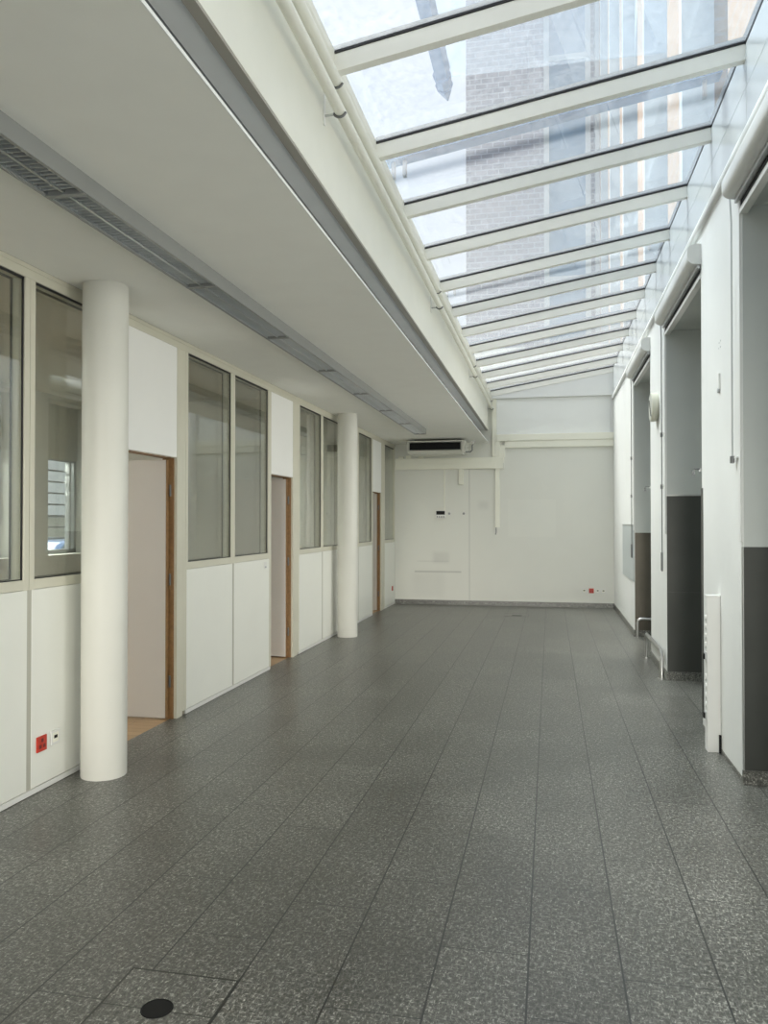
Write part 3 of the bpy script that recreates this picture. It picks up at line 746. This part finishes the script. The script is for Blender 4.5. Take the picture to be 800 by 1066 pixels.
# ------------------------------------------------------------------ roller shutters on the right wall
def make_shutter(a, b, label, withrod=True):
    t = thing('roller_shutter', (XR, (a + b) / 2, ZO), label, 'roller shutter', 'roller shutters on the right wall')
    y0, y1 = a - 0.015, b + 0.055
    z1, z0 = 3.645, 3.49
    prof = [(XR, z1)]
    for k in range(7):
        an = R(90 + 15 * k); prof.append((XR - 0.045 + 0.055 * math.cos(an), z1 - 0.06 + 0.06 * math.sin(an)))
    prof += [(XR - 0.10, z0 + 0.075)]
    for k in range(1, 6):
        an = R(180 + 15 * k); prof.append((XR - 0.045 + 0.055 * math.cos(an), z0 + 0.06 + 0.055 * math.sin(an)))
    prof += [(XR - 0.02, z0), (XR, z0)]
    MB().prism(prof, 'Y', y0, y1).build('shutter_box', SHUT, t, smooth=True)
    m = MB(); m.box(XR - 0.03, XR - 0.004, y0 + 0.012, y1 - 0.012, z0 - 0.028, z0); m.build('bottom_bar', RAILG, t, bevel=0.003)
    m = MB(); m.box(XR - 0.004, XR - 0.001, y0 + 0.03, y1 - 0.03, ZO + 0.004, z0 - 0.028); m.build('slot', BLACKP, t)
    m = MB(); m.box(XR - 0.012, XR + 0.035, a, b, ZO - 0.05, ZO - 0.02); m.build('curtain_bar', SHUT, t, bevel=0.003)
    m = MB(); m.box(XR - 0.014, XR, b, b + 0.045, 1.43, z0 - 0.002); m.build('guide_rail', SHUT, t, bevel=0.003)
    # crank rod on the pier beyond
    yr = b + 0.165
    zb = 1.05 if b > 6 else 1.93
    MB().tube([(XR - 0.03, yr, z0 + 0.08), (XR - 0.022, yr, z0 - 0.1), (XR - 0.022, yr, zb)], 0.0055, 8).build('crank_rod', ROD if b > 6 else RAILG, t, smooth=True)
    if b > 6:
        MB().cyl((XR - 0.024, yr, 1.06), (XR - 0.024, yr, 1.24), 0.011, n=12).build('crank_handle', ROD, t, smooth=True)
    for z in ((2.42, 1.90) if b > 6 else (1.93,)):
        m = MB(); m.box(XR - 0.035, XR - 0.012, yr - 0.014, yr + 0.014, z - 0.022, z + 0.022); cp = m.build('rod_clip', ROD, t, bevel=0.003)
        MB().box(XR - 0.016, XR, yr - 0.075, yr - 0.01, z + 0.006, z + 0.016).build('clip_arm', WHITEP, cp)
    return t
labs = ['roller shutter box above the recess nearest the camera, cut by the right edge', 'roller shutter above the middle recess, ending beside the wall clock', 'roller shutter above the farthest recess of the right wall']
for (a, b), lab in zip(OPEN[1:], labs): make_shutter(a, b, lab)
# small stop hooks on the near edges of the recesses
for (y, lab) in ((6.40, 'small metal catch on the pier edge just above the tall dark steel sheet'), (9.52, 'small metal catch on the pier edge by the farthest recess')):
    t = thing('shutter_catch', (XR, y, 1.95), lab, 'catch', 'catches on the pier edges')
    MB().box(XR - 0.006, XR + 0.0, y - 0.02, y + 0.04, 1.93, 1.955).build('plate', WHITEP, t)
    MB().tube([(XR - 0.003, y, 1.95), (XR - 0.05, y - 0.01, 1.95), (XR - 0.06, y - 0.01, 1.925)], 0.006, 8).build('hook', ROD, t, smooth=True)
    MB().box(XR - 0.066, XR - 0.046, y - 0.022, y + 0.002, 1.90, 1.935).build('knob', ROD, t)

# ------------------------------------------------------------------ steel sheets on the recess sides
t = thing('steel_sheet', (1.4, 5.05, 0.085), 'dark steel sheet with a pale folded edge at the right edge of the photo', 'steel sheet', 'steel sheets on the recess sides')
MB().box(XR - 0.004, 1.655, 5.052, 5.059, 0.085, 1.40).build('sheet', DARKST, t)
MB().box(XR - 0.006, XR - 0.0005, 5.045, 5.075, 0.085, 1.40).build('folded_edge', STEEL, t)
t = thing('steel_sheet', (1.4, 8.21, 0.085), 'tall dark steel sheet with a seam on the far side of the middle recess', 'steel sheet', 'steel sheets on the recess sides')
MB().box(XR + 0.001, 1.655, 8.212, 8.219, 0.085, 0.86).build('lower_sheet', DARKST, t)
MB().box(XR + 0.001, 1.655, 8.210, 8.219, 0.8605, 1.80).build('upper_sheet', DARKST, t)
MB().box(XR + 0.001, 1.655, 8.206, 8.219, 1.80, 1.815).build('cap_strip', STEEL, t)
t = thing('steel_sheet', (1.4, 11.24, 0.085), 'bronze-toned steel sheet on the side of the farthest recess', 'steel sheet', 'steel sheets on the recess sides')
MB().box(XR + 0.001, 1.655, 11.241, 11.249, 0.085, 1.40).build('sheet', BROWNST, t)
tag(MB().box(XR - 0.006, XR, 6.315, 6.36, 0.10, 1.80).box(XR - 0.006, 1.3, 6.361, 6.366, 0.10, 1.80).build('corner_guard', DARKST), 'narrow dark steel corner guard on the edge of the nearest pier', 'corner guard')

# ------------------------------------------------------------------ bumper rails at the floor
t = thing('bumper_rail', (1.05, 8.9, 0), 'low bent steel tube rail in front of the pier between the middle and far recess', 'guard rail', 'bumper rails')
xx = 1.075
MB().tube([(xx, 9.55, 0.0), (xx, 9.55, 0.22), (xx, 9.54, 0.25), (xx, 9.50, 0.27), (xx, 8.36, 0.27), (xx, 8.31, 0.26), (xx, 8.285, 0.22), (xx, 8.27, 0.0)], 0.021, 14).build('tube', STEEL, t, smooth=True)
MB().cyl((xx, 9.55, 0), (xx, 9.55, 0.006), 0.045, n=20).cyl((xx, 8.27, 0), (xx, 8.27, 0.006), 0.045, n=20).build('base_plate', STEEL, t)
t = thing('bumper_rail', (1.35, 11.15, 0), 'low bent steel tube rail in front of the bronze-toned sheet', 'guard rail', 'bumper rails')
yy = 11.16
MB().tube([(1.145, yy, 0.0), (1.145, yy, 0.20), (1.155, yy, 0.235), (1.19, yy, 0.25), (1.58, yy, 0.25), (1.61, yy, 0.235), (1.62, yy, 0.2), (1.62, yy, 0.0)], 0.019, 14).build('tube', STEEL, t, smooth=True)
MB().cyl((1.145, yy, 0), (1.145, yy, 0.006), 0.042, n=20).cyl((1.62, yy, 0), (1.62, yy, 0.006), 0.042, n=20).build('base_plate', STEEL, t)

# ------------------------------------------------------------------ standing socket column
t = thing('socket_column', (1.076, 5.77, 0), 'waist-high white socket column standing against the nearest pier', 'socket column')
MB().box(1.034, XR - 0.001, 5.71, 5.80, 0.0, 1.045).build('housing', WHITEP, t, bevel=0.003)
MB().box(1.032, XR - 0.001, 5.708, 5.802, 1.045, 1.052).build('top_cap', WHITEP, t)
for k in range(8):
    z = 0.90 - 0.062 * (k % 4) - 0.40 * (k // 4)
    m = MB(); m.cyl((1.034, 5.755, z), (1.028, 5.755, z), 0.019, n=16); s_ = m.build('outlet', WHITEP, t, smooth=True)
for z in (0.64, 0.24):
    m = MB(); m.box(1.024, 1.034, 5.728, 5.782, z - 0.025, z + 0.025); s_ = m.build('breaker', BLACKP if False else RAILG, t)
    MB().box(1.016, 1.0245, 5.735, 5.775, z - 0.02, z + 0.015).build('toggle', BLACKP, s_)
tag(MB().box(1.105, 1.118, 5.692, 5.709, 0.0, 0.12).build('rubber_wedge', BLACKP), 'black gap filler at the foot of the socket column', 'wedge')

# ------------------------------------------------------------------ small things on the right wall
t = thing('electrical_cabinet', (XR, 12.0, 0.74), 'flat grey cabinet door set in the right wall near the end wall', 'cabinet')
MB().box(XR - 0.012, XR, 11.31, 12.95, 0.735, 1.515).build('door', CABIN, t, bevel=0.003)
MB().box(XR - 0.018, XR - 0.011, 11.33, 12.92, 1.497, 1.512).build('top_edge', STEEL, t)
t = thing('wall_clock', (XR, 8.86, 2.62), 'round cream disc clock on the pier between the middle and far recess', 'clock')
cy, czz, cr = 8.86, 2.765, 0.155
MB().lathe([(cr * 0.9, 0.0), (cr * 0.98, -0.015), (cr, -0.05), (cr * 0.99, -0.066), (cr * 0.93, -0.072)], (XR, cy, czz), 'X', 40).build('case', CLOCKC, t, smooth=True)
MB().cyl((XR - 0.0725, cy, czz), (XR - 0.0745, cy, czz), cr * 0.91, n=40).build('face', CLOCKF, t)
m = MB()
for (an, ln) in ((R(52), 0.10), (R(232), 0.13)):
    p = Vector((XR - 0.077, cy, czz)); q = p + Vector((0, math.cos(an) * ln, math.sin(an) * ln))
    m.cyl(p, q, 0.005, n=8)
m.build('hand', BLACKP, t)
t = thing('wall_sensor', (XR, 5.70, 2.43), 'small white sensor plate on the nearest pier', 'sensor')
MB().box(XR - 0.012, XR, 5.675, 5.725, 2.44, 2.545).build('plate', WHITEP, t, bevel=0.003)
MB().cyl((XR - 0.016, 5.70, 2.43), (XR, 5.70, 2.43), 0.016, n=14).build('button', RAILG, t, smooth=True)
t = tag(MB().cyl((XR - 0.002, 5.66, 2.76), (XR, 5.66, 2.76), 0.006, n=10).cyl((XR - 0.002, 5.71, 2.755), (XR, 5.71, 2.755), 0.006, n=10).cyl((XR - 0.002, 5.67, 2.72), (XR, 5.67, 2.72), 0.006, n=10).cyl((XR - 0.002, 5.72, 2.72), (XR, 5.72, 2.72), 0.005, n=10).build('screw_holes', RAILG), 'group of four small screw holes high on the nearest pier', 'screw holes')

# ------------------------------------------------------------------ floor hatches
t = thing('floor_hatch', (-1.23, 2.40, 0), 'granite floor box lid with a round black hole in the foreground', 'floor hatch', 'floor hatches')
hx0, hx1, hy0, hy1, hm = -1.42, -1.035, 2.13, 2.55, 2.345
MB().box(hx0 + 0.004, hx1 - 0.004, hm + 0.002, hy1 - 0.004, -0.01, 0.0012).build('rear_lid', FLOOR if False else SKIRT, t)
MB().box(hx0 + 0.004, hx1 - 0.004, hy0 + 0.004, hm - 0.002, -0.01, 0.0012).build('front_lid', SKIRT, t)
m = MB()
m.box(hx0 - 0.003, hx0 + 0.004, hy0, hy1, -0.01, 0.0018); m.box(hx1 - 0.004, hx1 + 0.003, hy0, hy1, -0.01, 0.0018)
m.box(hx0, hx1, hy1 - 0.004, hy1 + 0.003, -0.01, 0.0018); m.box(hx0, hx1, hm - 0.002, hm + 0.002, -0.01, 0.0014); m.box(hx0, hx1, hy0 - 0.003, hy0 + 0.004, -0.01, 0.0018)
m.build('frame', DARKST, t)
MB().cyl((-1.228, 2.352, 0.0005), (-1.228, 2.352, 0.0026), 0.048, n=36).build('cable_hole', BLACKP, t)
m = MB(); m.tube([(-1.228 + 0.049 * math.cos(R(10 * k)), 2.352 + 0.049 * math.sin(R(10 * k)), 0.002) for k in range(37)], 0.0025, 6); m.build('hole_rim', BLACKP, t)
t = thing('floor_hatch', (-0.55, 13.42, 0), 'small dark floor box flush in the floor in front of the end wall', 'floor hatch', 'floor hatches')
MB().box(-0.74, -0.36, 13.22, 13.60, -0.01, 0.001).build('lid', SKIRT, t)
m = MB(); m.box(-0.75, -0.74, 13.21, 13.61, -0.01, 0.002); m.box(-0.36, -0.35, 13.21, 13.61, -0.01, 0.002); m.box(-0.75, -0.35, 13.21, 13.225, -0.01, 0.002); m.box(-0.75, -0.35, 13.6, 13.61, -0.01, 0.002)
m.build('frame', DARKST, t)
MB().box(-0.62, -0.46, 13.30, 13.36, 0.0, 0.0025).build('cable_flap', BLACKP, t)

# ------------------------------------------------------------------ outside: the brick building above the skylight
XF = 1.32
t = thing('brick_building', (6, 15, 0), 'tall old brick building rising beyond the skylight', 'building')
m = MB(); m.box(XF + 0.75, 9.0, Y0 - 6, 22.0, 0.0, 26.0); m.build('main_wall', BRK, t)
piers = [(-4.2, -2.9), (-1.1, 0.2), (1.9, 3.2), (5.06, 6.36), (8.22, 9.48), (11.35, 12.6), (14.5, 15.7), (17.6, 18.8), (20.6, 22.0)]
for a, b in piers:
    p = MB().box(XF, XF + 0.8, a, b, 4.45, 26.0).build('brick_pier', PEACH, t)
    MB().box(XF - 0.05, XF + 0.25, a - 0.06, a + 0.10, 4.45, 26).build('stone_edge', STONE, p)
def arch(y0, y1, z0, zs, zt):
    """filled spandrel above a pointed arch between two piers"""
    pts = [(y0, zt), (y1, zt), (y1, zs)]
    yc = (y0 + y1) / 2; w = y1 - y0
    right = []; left = []
    for k in range(1, 9):
        an = R(60 * k / 8)
        right.append((y0 + w * math.cos(an), zs + w * math.sin(an)))
    for k in range(7, -1, -1):
        an = R(60 * k / 8); left.append((y1 - w * math.cos(an), zs + w * math.sin(an)))
    return pts + right + left
for i in range(len(piers) - 1):
    a, b = piers[i][1], piers[i + 1][0]
    w = MB(); w.box(XF + 0.5, XF + 0.56, a, b, 4.45, 20.0); wo = w.build('tall_window', FACG, t)
    s = MB()
    for z in (5.6, 7.4, 10.2, 13.5, 16.5): s.box(XF + 0.38, XF + 0.5, a, b, z, z + 0.16)
    for y in (a + (b - a) * 0.33, a + (b - a) * 0.67): s.box(XF + 0.42, XF + 0.5, y - 0.05, y + 0.05, 4.45, 18)
    s.build('window_tracery', STONE, wo)
    s = MB(); s.prism(arch(a, b, 4.45, 9.0, 13.2), 'X', XF + 0.15, XF + 0.5); s.build('pointed_arch', STONE, t)
# end wing facing the corridor
m = MB(); m.box(-2.26, 12.0, 22.0, 30.0, 0.0, 30.0); m.build('wing_wall', BRK, t)
for (x0, x1) in ((0.0, 0.95), (1.35, 1.9)):
    f = MB(); f.box(x0, x1, 21.92, 22.0, 6.0, 26.0); wo = f.build('wing_window', FACG, t)
    s = MB(); s.box(x0 - 0.14, x0, 21.85, 22.0, 5.8, 26.2); s.box(x1, x1 + 0.14, 21.85, 22.0, 5.8, 26.2)
    for z in range(8, 26, 3): s.box(x0, x1, 21.88, 21.93, z, z + 0.15)
    s.build('stone_surround', STONE, wo)

# glass canopy above the skylight
t = thing('glass_canopy', (0.0, 8, 7.2), 'blue glass canopy with a pointed steel gutter above the skylight', 'canopy')
MB().box(-1.3, XF + 0.1, 2.5, 10.3, 7.35, 7.37).build('glass_sheet', CANG, t)
m = MB(); m.prism([(-1.42, 7.22), (-1.28, 7.22), (-1.24, 7.36), (-1.46, 7.36)], 'Y', 2.5, 10.1)
m.build('gutter', BLUEST, t)
m = MB(); m.cyl((-1.35, 10.1, 7.29), (-1.35, 10.35, 7.29), 0.12, 0.10, n=8); m.cyl((-1.35, 10.35, 7.29), (-1.35, 10.75, 7.29), 0.12, 0.01, n=8); m.build('gutter_spout', BLUEST, t)
m = MB()
for y in (2.6,): m.box(-1.3, XF + 0.05, y - 0.03, y + 0.03, 7.37, 7.47)
m.build('canopy_rib', STEEL, t)

# ------------------------------------------------------------------ street seen through the office windows
struct(MB().box(-40, -5.9, -20, 60, -0.3, -0.15).build('ground', ASPH), 'street outside the office windows', 'street')
t = thing('garden_wall', (-24, 35, 0), 'low cream wall across the street, seen through the office windows', 'wall')
MB().box(-24.4, -24, 0, 70, -0.15, 1.75).build('wall_body', RENDERW, t)
MB().box(-24.45, -23.95, 0, 70, 1.75, 1.82).build('coping', STONE, t)
def car(loc, paint, label):
    t = thing('parked_car', loc, label, 'car', 'cars parked outside the office windows')
    x, y, z = loc
    side = [(-2.1, 0.35), (-2.1, 0.75), (-1.9, 0.86), (-1.1, 0.95), (-0.55, 1.38), (0.75, 1.42), (1.5, 0.98), (2.05, 0.9), (2.1, 0.4)]
    MB().prism([(y + a, z + b) for a, b in side], 'X', x - 0.82, x + 0.82).build('body', paint, t, bevel=0.06, seg=3)
    gl = [(-0.92, 0.97), (-0.5, 1.32), (0.68, 1.35), (1.22, 0.98)]
    MB().prism([(y + a, z + b) for a, b in gl], 'X', x - 0.83, x + 0.83).build('side_window', CARG, t)
    for a in (-1.3, 1.3):
        for s in (-0.74, 0.74):
            MB().cyl((x + s - 0.1, y + a, z + 0.32), (x + s + 0.1, y + a, z + 0.32), 0.32, n=24).build('wheel', BLACKP, t, smooth=True)
car((-8.6, 12.2, -0.15), BLUEC, 'blue car parked outside, glimpsed through the office window by the nearer column')
car((-9.2, 17.2, -0.15), WHITEC, 'silver car parked outside behind the blue one')
